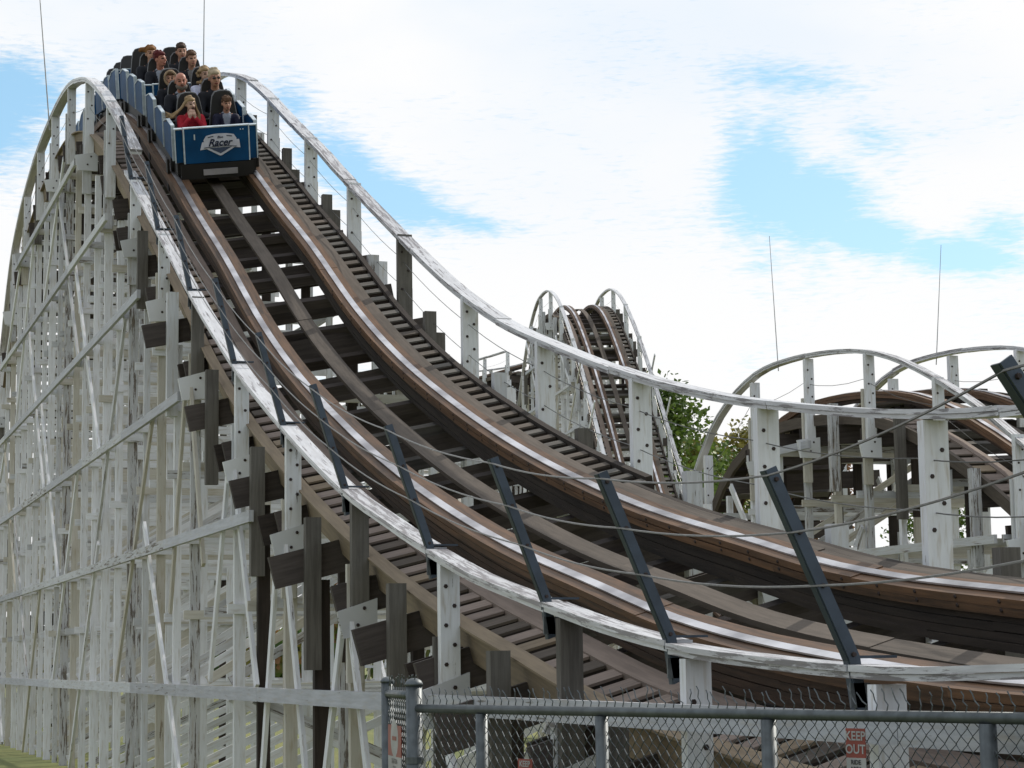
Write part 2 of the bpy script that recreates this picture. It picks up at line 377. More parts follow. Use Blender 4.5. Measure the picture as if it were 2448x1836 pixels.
    def handrail(s, name, x, pts, w=.17, th=.05, mat='silver_cap', step=.35, y0=None, y1=None, piece=2.4, breaks=None):
        f = pts if callable(pts) else hermite(pts)
        if y0 is None: y0, y1 = pts[0][0], pts[-1][0]
        ys = frange(min(y0, y1), max(y0, y1), step); m = MB()
        def sec(y, e, d0, d1, ww):
            dz = (f(y + .02) - f(y - .02)) / .04; n = Vector((0, -dz, 1)).normalized()
            c = Vector((x, y, f(y) + e))
            return [s.W @ (c + Vector((-ww / 2, 0, 0)) + n * d0), s.W @ (c + Vector((ww / 2, 0, 0)) + n * d0), s.W @ (c + Vector((ww / 2, 0, 0)) + n * d1), s.W @ (c + Vector((-ww / 2, 0, 0)) + n * d1)]
        k = max(1, int(piece / step)); i = 0
        if breaks:
            segs = []; bb = sorted(b for b in breaks if ys[0] < b < ys[-1]); ed = [ys[0]] + bb + [ys[-1]]
            for q, (a_, b_) in enumerate(zip(ed[:-1], ed[1:])):
                e = R.uniform(-.012, .012); rx = R.uniform(-.008, .008); s_ = frange(a_ + .012, b_, step); r1, r2 = R.random(), R.random()
                sh = s.V((rx, 0, 0))
                m.sweep([[p_ + sh for p_ in sec(y, e, -th * .5, 0, w)] for y in s_], mat, r1); m.sweep([sec(y, e, -th, -th * .5 - .002, w - .016) for y in s_], mat, r2)
            i = len(ys)
        while i < len(ys) - 1:
            j = min(len(ys) - 1, i + k + R.randint(-1, 1)); e = R.uniform(-.006, .006)
            m.sweep([sec(y, e, -th * .5, 0, w) for y in ys[i:j + 1]], mat)
            m.sweep([sec(y, e, -th, -th * .5 - .002, w - .012) for y in ys[i:j + 1]], mat)
            i = j
        o = m; s.pool.add(name, o); return f
    def bolts(s, m, x, y, ys_, z0, z1, w, n):
        for i in range(n):
            z = z0 + (z1 - z0) * (i + .5) / n; xo = (w * .22) * (1 if i % 2 else -1)
            c = s.W @ Vector((x + xo, y - ys_, z)); ax = s.V((0, -.008, 0)); u = s.V((1, 0, 0)); v = Vector((0, 0, 1))
            m.sweep([[c + (u * math.cos(q * math.pi / 3) + v * math.sin(q * math.pi / 3)) * .016 for q in range(6)], [c + ax + (u * math.cos(q * math.pi / 3) + v * math.sin(q * math.pi / 3)) * .013 for q in range(6)]], 'bolt')
    def post(s, name, x, y, z0, z1, w=.09, d=.14, mat='white_paint', bolts=0, lab=None):
        m = s.pool.mb(name, lab)
        m.board(s.W @ Vector((x, y, z0)), s.W @ Vector((x, y, z1)), s.V((d, 0, 0)), s.V((0, w, 0)), mat)
        if bolts: s.bolts(m, x, y, w / 2, max(z0, z1 - .75), z1 - .10, d, bolts)
        return m
    def beam(s, name, p0, p1, h, t, mat, up=(0, 0, 1)):
        m = s.pool.mb(name); p0, p1 = Vector(p0), Vector(p1); d = (p1 - p0).normalized(); sd = d.cross(Vector(up)).normalized(); u2 = sd.cross(d)
        m.board(s.W @ p0, s.W @ p1, s.V(u2 * h), s.V(sd * t), mat); return m
# ------------------------------------------------------------------ timber trestle below a track
def zdeck(tr, y, x, b):
    t, L, U = tr.fr(y); return tr.z(y) + x * (-U.x / U.z) + b / U.z
XN, XF = -.62, 1.77                                   # handrail post lines
near_blocks = True
def trestle(tr, H, zn, zf, LV, dz=1.63, far_w=.17, grey=(), dark_p=.3, ymin=-99, lean=.93, nb=True, ledger_step=True, diag=True, dense=True):
    mids = [(a + b) / 2 for a, b in zip(H[:-1], H[1:])]
    bents = [(y, True, i) for i, y in enumerate(H)] + [(y, False, i) for i, y in enumerate(mids)]
    for y, full, i in bents:
        wm = lambda: R.choice(['white_paint', 'white_paint', 'white_worn', 'white_tan'])
        # ledgers: vertical planks carrying the ties
        for k, off in enumerate((-.085, .085) if full else (-.085,)):
            x0, x1 = (-.66 if y > 28 or not near_blocks else -.78 if full or y > 26 else -.97) + R.uniform(-.09, .05), XF + .22 + R.uniform(-.03, .05)
            m = tr.pool.mb('ledger')
            top = -.475
            z0, z1 = zdeck(tr, y, x0, top), zdeck(tr, y, x1, top)
            p0, p1 = Vector((x0, y + off, z0 - .14)), Vector((x1, y + off, z1 - .14))
            d = (p1 - p0).normalized(); u = Vector((-d.z, 0, d.x))
            m.board(tr.W @ p0, tr.W @ p1, tr.V(u * .27), tr.V((0, .055, 0)), 'ledger_wood' if k == 0 else 'dark_wood')
        lz = lambda x: zdeck(tr, y, x, -.475) - .3
        if full:
            g = i in grey
            gm = 'grey_wood' if g else 'white_paint'
            # near gusset and posts
            for x, zt, sd in ((XN, zn(y), -1), (XF, zf(y), 1)):
                if zt is None: continue
                w_ = .135 if sd < 0 else far_w
                gm2 = gm if sd < 0 else ('grey_wood' if (near_blocks and i in (12,)) else 'white_paint')
                tr.post('handrail_post', x, y - .17, lz(x) - .05, zt - .085, .075, w_, gm2, bolts=0 if (g and sd < 0) else R.choice([3, 4, 5]), lab='bare weathered grey handrail post' if gm2 == 'grey_wood' else None)
                tr.post('sister_board', x + (.03 if sd > 0 else -.025), y - .10, lz(x) - .5, zt - .5 - R.uniform(0, .25), .05, w_ * .95, R.choice(['white_worn', 'grey_wood', 'white_tan']))
                if R.random() < .15 or (y > 30 and R.random() < .6): continue
                gq = R.uniform(.75, 1.0); gx0, gx1 = (x - .25 * gq, x + .13) if sd < 0 else (x - .1, x + .2 * gq)
                m = tr.pool.mb('gusset_plate'); zc = lz(x) + .02
                tl = math.atan2(zdeck(tr, y, 1, 0) - zdeck(tr, y, 0, 0), 1)
                pts = [Vector((gx0 + .05, y - .215, zc - .17 * gq + (gx0 - x) * math.tan(tl))), Vector((gx1, y - .215, zc - .19 * gq)), Vector((gx1, y - .215, zc + .13 * gq + (gx1 - x) * math.tan(tl))), Vector((gx0, y - .215, zc + .10 * gq + (gx0 - x) * math.tan(tl)))]
                m.poly([tr.W @ q for q in pts], tr.V((0, .04, 0)), 1, R.choice(['white_paint', 'white_worn']))
                tr.bolts(m, x, y, .215, zc - .14, zc + .12, .12, 2)
        else:
            # stub posts standing a little above the walkway
            if y < 27: tr.post('stub_post', XN - .05 + R.uniform(-.05, .03), y - .16, lz(XN) - R.uniform(.35, .9), zdeck(tr, y, XN, -.30) + R.uniform(.0, .12), .09, .13, 'grey_wood' if near_blocks and y < 20.5 else R.choice(['white_worn', 'grey_wood']))
            tr.post('stub_post', XF - .06, y - .15, zdeck(tr, y, XF, -.9), zdeck(tr, y, XF, -.30) + R.uniform(.12, .3), .09, .13, R.choice(['grey_wood', 'white_worn']))
            tr.post('stub_post', XF + .10, y + .03, zdeck(tr, y, XF, -.9), zdeck(tr, y, XF, -.30) + R.uniform(.0, .18), .08, .12, R.choice(['grey_wood', 'white_paint']))
        # legs
        for k, x in enumerate((XN + .01, -.10, G + .12, XF)):

            if not full and not (k == 0 and near_blocks and 12 < y < 20.5) and not (k == 3 and i % 2) and not (k in (0, 3) and (y > 23 or not near_blocks)): continue
            zt = lz(x) + (.0 if k in (0, 3) else .28)
            if zt < .3: continue
            if not full and k == 0: mt = 'dark_wood' if (near_blocks and 12 < y < 20.5) else wm()
            elif k in (0, 3): mt = 'dark_wood' if R.random() < (dark_p if k == 0 else .12) else wm()
            else: mt = R.choice(['white_paint', 'white_worn', 'white_tan'])
            lw = R.uniform(.095, .125) * (1 if full or mt == 'dark_wood' else .78); yl = y + (-.02 if k in (0, 3) else .02)
            if k in (1, 2):
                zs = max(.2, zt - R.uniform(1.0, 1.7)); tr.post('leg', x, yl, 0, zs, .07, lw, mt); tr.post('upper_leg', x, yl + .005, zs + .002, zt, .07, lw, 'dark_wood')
            else: tr.post('leg', x, yl, 0, zt, .075, lw + (.02 if mt == 'dark_wood' else 0), mt)
        # transverse boards and diagonals
        zt = lz(XN)
        for k, z in enumerate(LV):
            for zz in ([z, z + dz * .5] if (dense and (full or z < 6.5 or not near_blocks)) else [z]):
                if zz > zt + .15: continue
                o = R.choice([-.075, .075]); tr.beam('cross_board', (XN - .12, y + o, zz), (XF + .14, y + o, zz + R.uniform(-.02, .02)), .098, .04, wm())
            if z < zt + .1 or k == 0:
                z0 = z - dz if k else .05
                f = 1 if (R.random() < .84 or z > 6.5) else -1
                a, b_ = (XN - .05, z0 + .1), (XF + .1, min(z, zt + .4) - .05)
                if f < 0: a, b_ = (a[0], b_[1]), (b_[0], a[1])
                if (z < 6.6 or R.random() < .35): tr.beam('cross_brace', (a[0], y + .115, a[1]), (b_[0], y + .115, b_[1]), .092, .035, wm())
    # lengthwise ribbon boards
    ys = frange(H[0] - 1, H[-1] + 1, .3)
    for x in (XN - .16, XF + .16):
        for k, z in enumerate(LV):
            run = []
            for y in ys + [None]:
                if y is not None and (lz_(tr, y, x) > z - .05 or k == 0) and y > ymin: run.append(y)
                elif run:
                    if len(run) > 4:
                        y = run[0]; j = 0
                        while y < run[-1]:
                            e = min(run[-1], y + R.uniform(3.2, 4.8)); tr.beam('ribbon_board', (x, y, z), (x, e - .006, z), .108 if k else .125, .045, R.choice(['ribbon_grey', 'ribbon_grey', 'white_worn'])); y = e; j += 1
                    run = []
    if diag:
        for x, sg in ((XN - .095, 1), (XF + .095, -1)):
            y = H[0]; q = 0
            for i in range(0, len(H) - 1):
                for k in range(len(LV)):
                    zb = LV[k] - dz if k else .05
                    yy0, yy1 = H[i], H[min(i + 1, len(H) - 1)] + .6
                    ztop = min(zb + 2 * dz, lz_(tr, yy1, x) if (i + k) % 2 == 0 else lz_(tr, yy0, x))
                    if ztop - zb < 1.4 or (near_blocks and sg > 0 and yy0 < 17) or (i + 2 * k) % 3: continue
                    a, b_ = ((yy0, zb), (yy1, ztop)) if (i // 2 + k) % 2 == 0 else ((yy1, zb), (yy0, ztop))
                    tr.beam('long_brace', (x, a[0], a[1]), (x, b_[0], b_[1]), .10, .035, wm(), up=(0, .3, 1))
def lz_(tr, y, x): return zdeck(tr, y, x, -.475) - .3

# ------------------------------------------------------------------ main coaster hill
root = thing('wooden_coaster', 'huge white timber coaster hill in front, brown track sweeping down from the loaded train', 'roller coaster', (5.3, 18, 0))
ZM = hermite([(-14, 2.4), (-6, 1.9), (0, 1.5), (4, 1.42), (7.53, 1.47), (9.64, 1.63), (11.07, 1.81), (12.37, 2.06), (13.92, 2.37), (15.46, 2.75), (16.99, 3.19), (18.55, 3.71), (20.48, 4.44), (22.32, 5.28), (24.42, 6.41), (26.29, 7.35), (27.68, 8.08), (29.3, 8.9), (31.02, 9.72), (32.9, 10.38), (35.1, 10.78), (37.6, 10.82), (40, 10.65), (42.3, 10.2), (44.4, 9.35), (46.8, 7.3), (49.2, 5.2), (52, 3.7), (56, 2.5), (61, 2.0)])
BK = hermite([(-14, 10), (2, 16), (9, 17.2), (12, 16), (18, 13), (26, 9.5), (31, 6.5), (36, 4.5), (60, 4)])
tr = Track(root, ZM, BK, -6, 60, (4.78, 0, 0))
tr.rails(.35)
tr.deck(.35, pitch=.27, slat_y=(1, 46))
tr.ties(.95)
NLp = [(-6, 2.05), (-2, 1.8), (2, 1.62), (5, 1.58), (6.54, 1.56), (7.31, 1.55), (7.96, 1.57), (8.55, 1.60), (9.21, 1.64), (9.79, 1.69), (10.52, 1.78), (11.24, 1.89), (12.04, 2.02), (12.8, 2.15), (14.2, 2.46), (14.79, 2.61), (15.81, 2.87), (16.97, 3.24), (18.44, 3.76), (19.42, 4.13), (20.29, 4.47), (21.76, 5.13), (22.65, 5.55), (24.17, 6.32), (25.16, 6.83), (25.87, 7.19), (27.42, 7.99), (28.0, 8.27)]
NHp = [(27.4, 8.42), (28.33, 8.94), (29.53, 9.57), (31.02, 10.26), (32.65, 10.84), (34.93, 11.27), (37.68, 11.31), (40, 11.15), (42.3, 10.7), (44.34, 9.91), (46.79, 7.83), (49.2, 5.75), (52, 4.2), (56, 3.1), (61, 2.6)]
FHp = [(-6, 3.6), (-2, 3.3), (2, 3.08), (6, 2.96), (9, 2.95), (10.17, 2.98), (10.85, 3.03), (11.78, 3.14), (12.4, 3.23), (13.33, 3.38), (14.1, 3.52), (15.29, 3.78), (16.28, 4.03), (17.38, 4.34), (19.13, 4.87), (20.6, 5.43), (21.78, 5.96), (22.79, 6.45), (25.85, 7.95), (26.66, 8.37), (28.03, 9.03), (29.01, 9.52), (30.39, 10.2), (31.5, 10.68), (32.73, 11.1), (33.94, 11.42), (36, 11.6), (38.5, 11.45), (41, 11.0), (43, 10.4), (45, 9.4), (47, 7.9), (49.5, 6), (52, 4.5), (56, 3.4), (61, 2.9)]
fNL = tr.handrail('handrail', XN, NLp, .155, .055, breaks=[3.8, 5.55, 7.71, 9.6, 11.4, 13.74, 16.07, 18.3, 20.52, 23.03, 25.26]); fNH = tr.handrail('handrail', XN, NHp, .16, .07, y0=27.4, y1=58)
fFH = tr.handrail('handrail', XF, FHp, .17, .06, y0=-6, y1=58, breaks=[y + .3 for y in range(-5, 58, 3)])
H = [-3.5, -1.2, 1.1, 3.4, 5.7, 7.71, 9.6, 11.35, 13.66, 16.0, 18.3, 20.57, 23.0, 25.28, 27.6, 30.0, 32.4, 34.7, 37, 39.3, 41.6, 43.9, 46.2, 48.5, 50.8, 53.1, 55.4, 57.7]
LV = [1.31, 2.95, 4.55, 6.22, 7.83, 9.45]
trestle(tr, H, lambda y: fNL(y) if y < 27.7 else fNH(y), fFH, LV, grey=(7, 9, 12), dark_p=0)
for i, y in enumerate(H):
    if not 10 < y < 24: continue
    zt = lz_(tr, y, XN) - .12
    for sg, dy in ((1, 1.05), (-1, 1.0)):
        if R.random() < .12: continue
        e = dy * R.uniform(.8, 1.15); zb = max(.05, zt - R.uniform(1.8, 2.6)); xx = XN - .075 - .04 * (sg > 0)
        tr.beam('knee_brace', (xx, y - .12 + sg * .04, zt + .1), (xx, y - .12 + sg * e, zb), .095, .035, R.choice(['white_paint', 'white_tan', 'white_paint', 'white_worn']), up=(0, .3, 1))
# steel safety poles leaning outwards with cables strung between them
poles = []
for y, ln, hh in [(3.8, .8, .95), (5.5, .66, .90), (7.71, .42, .78), (9.6, .40, .82), (11.4, .36, .82), (13.74, .33, .83), (16.07, .30, .82), (18.3, .26, .82), (20.52, .22, .85), (23.03, .18, .85), (25.26, .16, .85), (27.5, .15, .85)]:
    base = Vector((XN - .02, y, fNL(y) - .2)); mid = Vector((XN - .05, y, fNL(y) + .02)); top = mid + Vector((-ln * hh, .05, hh))
    m = tr.pool.mb('safety_pole'); d = (top - mid).normalized(); s_ = Vector((0, 1, 0)); u_ = d.cross(s_).normalized()
    for a, b_ in ((base, mid), (mid, top)):
        m.board(tr.W @ a, tr.W @ b_, u_ * .050, s_ * .012, 'pole_steel', .3); m.board(tr.W @ (a + u_ * .024 + s_ * .028), tr.W @ (b_ + u_ * .024 + s_ * .028), s_ * .045, u_ * .008, 'pole_steel', .5)
    m.board(tr.W @ (mid + Vector((-.03, .03, .005))), tr.W @ (mid + Vector((.2, .03, .005))), s_ * .05, (0, 0, .012), 'pole_steel', .2)
    for q_ in (.02, .38, .66, .94):
        c_ = tr.W @ mid.lerp(top, q_) - s_ * .007; m.sweep([[c_ + (u_ * math.cos(q * 1.0472) + d * math.sin(q * 1.0472)) * .011 for q in range(6)], [c_ - s_ * .012 + (u_ * math.cos(q * 1.0472) + d * math.sin(q * 1.0472)) * .009 for q in range(6)]], 'bolt')
    m.board(tr.W @ (base + Vector((-.01, 0, .02))), tr.W @ (base + Vector((-.01, 0, .12))), (.09, 0, 0), (0, .012, 0), 'galv')
    poles.append((mid, top))
for fr_ in (.96, .66, .38):
    for (m0, t0), (m1, t1) in zip(poles[:-1], poles[1:]):
        a = m0.lerp(t0, fr_) + Vector((-.03, 0, 0)); b_ = m1.lerp(t1, fr_) + Vector((-.03, 0, 0)); pts = []
        for k in range(9): q = a.lerp(b_, k / 8); q.z -= .35 * (k / 8) * (1 - k / 8) * (b_ - a).length * .16; pts.append(tr.W @ q)
        tr.pool.mb('cable').tube(pts, .0052, 'wire', 5)
for dzc in (.30, .62):
    for y0, y1 in zip(H[3:20], H[4:21]):
        pts = [tr.W @ Vector((XF - .02, y0 + (y1 - y0) * k / 6, fFH(y0) + (fFH(y1) - fFH(y0)) * k / 6 - dzc - .16 * (k / 6) * (1 - k / 6))) for k in range(7)]
        tr.pool.mb('cable').tube(pts, .0042, 'wire', 4)
for y0, y1 in zip(H[15:22], H[16:23]):
    tr.pool.mb('cable').tube([tr.W @ Vector((XN, y0 + (y1 - y0) * k / 6, fNH(y0) + (fNH(y1) - fNH(y0)) * k / 6 - .45 - .2 * (k / 6) * (1 - k / 6))) for k in range(7)], .004, 'wire', 4)
def whip(pool, a, b_, rad=.012): pool.mb('lightning_rod').tube([a, Vector(a).lerp(Vector(b_), .4), b_], [rad, rad * .8, rad * .5], 'rod', 5)
whip(tr.pool, (4.1, 37.2, 11.1), (3.72, 36.6, 14.6), .013)
whip(tr.pool, (6.6, 35.8, 11.2), (6.66, 36.0, 14.6), .013)
tr.pool.finish()
# ------------------------------------------------------------------ other parts of the ride
near_blocks = False
def hill(label, origin, head, zpts, bank, H, ya, yb, top=.6, leanf=1, name='coaster_hill', cat='roller coaster', rods=(), cableon=True):
    r = thing(name, label, cat, origin, 'timber coaster hills behind the main hill')
    t = Track(r, hermite(zpts), (lambda y: bank), ya, yb, origin, head)
    t.rails(.5, lam=3, fine=False); t.deck(.5, pitch=.3, slat_y=(ya + 1, yb - 1)); t.ties(.6)
    fn = lambda y: zdeck(t, y, XN, 0) + top; ff = lambda y: zdeck(t, y, XF, 0) + top
    t.handrail('handrail', XN, fn, .13, .06, y0=ya + .5, y1=yb - .5); t.handrail('handrail', XF, ff, .13, .06, y0=ya + .5, y1=yb - .5)
    zmax = max(z for _, z in zpts); LV = [1.31 + 1.63 * i for i in range(int(zmax / 1.63))]
    trestle(t, H, fn, ff, LV, dark_p=.1, far_w=.15, ledger_step=False, dense=True)
    if cableon:
        for f, x in ((fn, XN), (ff, XF)):
            for y0, y1 in zip(H[:-1], H[1:]):
                t.pool.mb('cable').tube([t.W @ Vector((x, y0 + (y1 - y0) * k / 4, f(y0) + (f(y1) - f(y0)) * k / 4 - .42 - .25 * (k / 4) * (1 - k / 4))) for k in range(5)], .0045, 'wire', 3)
    for a, b_ in rods: whip(t.pool, a, b_, .008)
    t.pool.finish(); return t
rh = [(8, .9), (12, 1.0), (16, 1.3), (18, 1.75), (20, 2.65), (21.3, 3.4), (22.7, 4.2), (24.4, 4.93), (25.8, 5.25), (27.9, 5.37), (29.1, 5.22), (30.4, 4.65), (31.6, 3.5), (33, 2.2), (35, 1.3), (38, 1.0), (44, 1.1)]
hill('rounded white coaster hill at the right, seen from its side beyond the sweeping track', (14.45, 0, 0), 0, rh, 3, [14.6, 16.4, 18.2, 20, 21.8, 23.6, 25.4, 27.2, 29, 30.8, 32.6, 34.4, 36.2, 38], 13, 41,
     rods=(((13.83, 28.0, 5.8), (13.75, 28.0, 7.85)), ((16.22, 27.5, 5.9), (16.39, 27.5, 7.75))))
dh = [(-22, 2.2), (-18, 2.8), (-14, 4.6), (-11, 7.0), (-8, 9.9), (-5.5, 12.1), (-3, 13.9), (-1.2, 14.65), (0.3, 14.8), (1.8, 14.6), (3.6, 13.7), (6, 11.6), (9, 8.6), (12, 5.6), (16, 3), (20, 2.2)]
hill('tall narrow twin-railed coaster hill far behind, facing the camera at the middle', (27.25, 73.5, 0), math.radians(9.6), dh, 2, [-20 + 2.1 * i for i in range(19)], -21, 18)
c0 = Vector((28.6, 82.0, 0)); c1 = Vector((27.2, 97, 0)); hd = math.atan2(c1.x - c0.x, c1.y - c0.y)
hill('low gently rising coaster trestle farthest away, left of the tall far hill', tuple(c0), hd, [(-2, 13.8), (0, 13.8), (5, 13.9), (10, 14.3), (16, 15.0), (24, 16)], 0, [.2 + 2.4 * i for i in range(9)], -.2, 20)

# ------------------------------------------------------------------ trees
def tree(x, y, h, cr, label, leaf, seed, n=5200, name='broadleaf_tree', base=.28):
    rr = random.Random(seed); r = thing(name, label, 'tree', (x, y, 0), 'trees beyond the ride')
    tk = MB(); bends = [Vector((x + rr.uniform(-.2, .2) * i, y, h * .62 * i / 5)) for i in range(6)]
    tk.tube(bends, [h * .028 * (1 - i / 8) for i in range(6)], 'bark', 8)
    cl = []
    for i in range(46):
        a = rr.uniform(0, 6.28); zz = base + (1 - base) * rr.random() ** .8; rad = cr * math.sin(math.pi * min(.98, (zz - base) / (1 - base) * .82 + .18)) ** .7
        q = Vector((x + math.cos(a) * rad * rr.uniform(.2, 1), y + math.sin(a) * rad * rr.uniform(.2, 1), h * zz - .6)); cl.append((q, rr.uniform(.5, 1.25) * cr * .33, rr.random()))
        if i % 3 == 0:
            st = bends[2 + i % 4]; tk.tube([st, st.lerp(q, .5) + Vector((0, 0, .3)), q], [h * .010, h * .006, .02], 'bark', 5)
    tk.build('trunk', r); lv = MB()
    for i in range(n):
        q, s, b_ = rr.choice(cl); d = Vector((rr.gauss(0, 1), rr.gauss(0, 1), rr.gauss(0, .8))).normalized() * s * rr.random() ** .45
        c = q + d; u = Vector((rr.gauss(0, 1), rr.gauss(0, 1), rr.gauss(0, .6))).normalized(); v = u.cross(Vector((rr.gauss(0, 1), rr.gauss(0, 1), rr.gauss(0, 1)))).normalized(); z = rr.uniform(.10, .24)
        k = len(lv.v); lv.v += [c - u * z, c - v * z * .6, c + u * z, c + v * z * .6]; lv.face([k, k + 1, k + 2, k + 3], [(0, 0)] * 4, min(1, max(0, b_ * .7 + rr.random() * .4)), leaf)
    lv.build('crown', r)
tree(46.2, 108, 16.6, 5.6, 'dense green tree directly right of the far twin-railed hill', 'leaf_green', 1, 15000, base=.12)
tree(50.9, 112, 14.4, 3.9, 'yellow-green tree low between the far hill and the right hill', 'leaf_olive', 2, 9000, base=.1)
tree(53.2, 116, 12.2, 4.2, 'low bushy green tree in front of the yellow-green tree', 'leaf_green', 8, 8000, base=.08)
tree(55.6, 118, 15.9, 3.6, 'thin olive tree with gaps against the sky, left of the right hill', 'leaf_olive', 3, 3800)
tree(64.5, 128, 18.4, 3.0, 'autumn brown treetop showing through the left posts of the right hill', 'leaf_autumn', 4, 3600)
tree(68.6, 130, 18.0, 2.4, 'small autumn treetop above the crest track of the right hill', 'leaf_autumn', 5, 2600)
tree(76, 130, 13, 5.5, 'broad green tree seen through the posts below the right hill', 'leaf_green', 6, 4500)
wd = MB(); rr = random.Random(11)
for i in range(16000):
    x = rr.uniform(0, 135); y = 165 + rr.uniform(-6, 6); hh = (7 + 3 * noise.noise(Vector((x * .08, 0, 3))) + 2 * noise.noise(Vector((x * .35, 0, 9)))) * (1 if x > 40 else .55)
    c = Vector((x, y, hh * rr.random() ** .7)); u = Vector((rr.gauss(0, 1), rr.gauss(0, .4), rr.gauss(0, 1))).normalized(); v = u.cross(Vector((0, 1, 0))).normalized(); z = rr.uniform(.3, .7)
    k = len(wd.v); wd.v += [c - u * z, c - v * z * .7, c + u * z, c + v * z * .7]; wd.face([k, k + 1, k + 2, k + 3], [(0, 0)] * 4, rr.random(), rr.choice(['leaf_green', 'leaf_olive', 'leaf_green', 'leaf_autumn']))
o = wd.build('distant_wood'); o['kind'] = 'stuff'; tag(o, 'low mixed wood along the horizon behind the rides', 'wood')

# ------------------------------------------------------------------ chain-link fence
FA, FB = Vector((2.77, 9.55, 0)), Vector((3.96, 6.02, 0)); FD = (FB - FA).normalized(); FL = (FB - FA).length; FN = Vector((FD.y, -FD.x, 0))
FT = 1.375
fence = thing('chain_link_fence', 'grey galvanised chain-link fence with twisted wire ends across the bottom right', 'fence', tuple(FA))
def fx(px):                                          # distance along the fence
    return px
posts = [0.0]
def pipe(name, a, b_, r, mat='galv', cap=False):
    m = MB(); m.tube([a, b_], r, mat, 12)
    if cap:
        n = 5; pts = [Vector(b_) + Vector((0, 0, r * .9 * math.sin(i / n * math.pi / 2))) for i in range(n + 1)]; m.tube(pts, [r * 1.12 * math.cos(i / n * math.pi / 2) + .001 for i in range(n + 1)], mat, 12)
    return m.build(name, fence, True)
for d, r, z in ((0, .040, 1.50), (.53, .028, FT), (1.37, .028, FT), (2.36, .030, FT), (3.42, .030, FT)):
    q = FA + FD * d; pipe('post', q, q + Vector((0, 0, z - .02)), r, 'galv', d == 0)
pipe('top_rail', FA + Vector((0, 0, FT)), FB + FD * .3 + Vector((0, 0, FT)), .0205)
G2 = Vector((2.84, 10.27, 0)); pipe('post', G2, G2 + Vector((0, 0, 1.49)), .032, 'galv', True)
pipe('top_rail', FA + Vector((0, 0, 1.435)), G2 + Vector((0, 0, 1.435)), .02)
def chain(A, D, L, z0, z1, name):
    m = MB(); p = .052; h = .056; N = Vector((D.y, -D.x, 0)); n = int(L / (p / 2)); rows = int((z1 - z0) / h)
    for i in range(n):
        x = i * p / 2; pts = []
        for k in range(rows * 2 + 1):                # zigzag wires interlocked with their neighbours
            pts.append(A + D * (x + (p * .52 if (k + i) % 2 else -.001) + R.gauss(0, .0007)) + Vector((0, 0, z1 - k * h / 2)) + N * (.003 if k % 2 else -.003))
        m.tube(pts, .0025, 'galv', 4)
        if i % 2: continue
        # twisted spikes above the rail
        ln = R.uniform(-.022, .004); hh = R.uniform(.060, .088); ln *= 1.6
        m.tube([A + D * x + Vector((0, 0, z1)), A + D * (x + .006) + Vector((0, 0, z1 + .02)), A + D * (x + ln * .5 - .004) + Vector((0, 0, z1 + hh * .5)) + N * R.uniform(-.006, .006), A + D * (x + ln) + Vector((0, 0, z1 + hh * .8)), A + D * (x + ln - .010) + Vector((0, 0, z1 + hh)) + N * R.uniform(-.006, .006)], .003, 'galv', 4)
    return m.build(name, fence)
chain(FA + Vector((0, 0, 0)), FD, FL, .03, FT + .02, 'chain_link_mesh')
D2 = (G2 - FA).normalized(); chain(FA, D2, (G2 - FA).length, .03, 1.45, 'chain_link_mesh')
for z in (.35, 1.12):
    m = MB(); q = FA + Vector((0, 0, z)); m.tube([q, q + Vector((0, 0, .03))], .044, 'galv', 12); m.build('clamp', fence)
def text(mb, s, size, org, xd, yd, mat, depth=.002, shear=0, align='CENTER', bold=0):
    c = bpy.data.curves.new('t', 'FONT'); c.body = s; c.size = size; c.align_x = align; c.align_y = 'CENTER'; c.shear = shear; c.offset = bold; c.resolution_u = 3
    o = bpy.data.objects.new('t', c); me = bpy.data.meshes.new_from_object(o); bpy.data.objects.remove(o); bpy.data.curves.remove(c)
    xd, yd = Vector(xd).normalized(), Vector(yd).normalized(); n = xd.cross(yd); k = len(mb.v)
    mb.v += [Vector(org) + xd * v.co.x + yd * v.co.y + n * depth for v in me.vertices]
    for p in me.polygons: mb.face([k + i for i in p.vertices], [(0, 0)] * len(p.vertices), .5, mat)
    bpy.data.meshes.remove(me)
def sign(label, c, xd, w_, h, lines1, lines2, sym=False):
    t = thing('warning_sign', label, 'sign', tuple(c), 'red and white warning signs on the fence')
    c = Vector(c); xd = Vector(xd).normalized(); Z = Vector((0, 0, 1)); n = xd.cross(Z)
    hr = h * .5
    m = MB(); m.box(c - Z * hr / 2, xd * w_ / 2, Z * hr / 2, n * .0015, 'sign_red'); m.build('header_panel', t)
    m = MB(); m.box(c - Z * (hr + (h - hr) / 2 + .001), xd * w_ / 2, Z * (h - hr) / 2, n * .0015, 'sign_white'); m.build('text_panel', t)
    m = MB()
    if sym:
        k = 16; q = c - Z * hr * .42; rd = w_ * .27
        pts = [q + xd * rd * math.cos(2 * math.pi * i / k) * 1.05 + Z * rd * math.sin(2 * math.pi * i / k) * .95 + n * .002 for i in range(k)]; j = len(m.v); m.v += pts; m.face(list(range(j, j + k)), [(0, 0)] * k, .5, 'sign_white')
        m.box(c - Z * hr * .84, xd * w_ * .07, Z * hr * .12, n * .003, 'sign_white')
        q2 = q; m.box(q2 + n * .003, xd * rd * .55, Z * rd * .1, n * .001, 'sign_red')
    if m.f: m.build('symbol', t)
    m = MB()
    for i, s in enumerate(lines1): text(m, s, hr * .44, c - Z * hr * (.27 + .45 * i), xd, Z, 'sign_white', .0035, bold=.001)
    if m.f: m.build('header_lettering', t)
    m = MB()
    for i, s in enumerate(lines2): text(m, s, hr * .22, c - Z * (hr + (h - hr) * (.16 + .23 * i)), xd, Z, 'ink', .0035, bold=.0006)
    m.build('lettering', t)
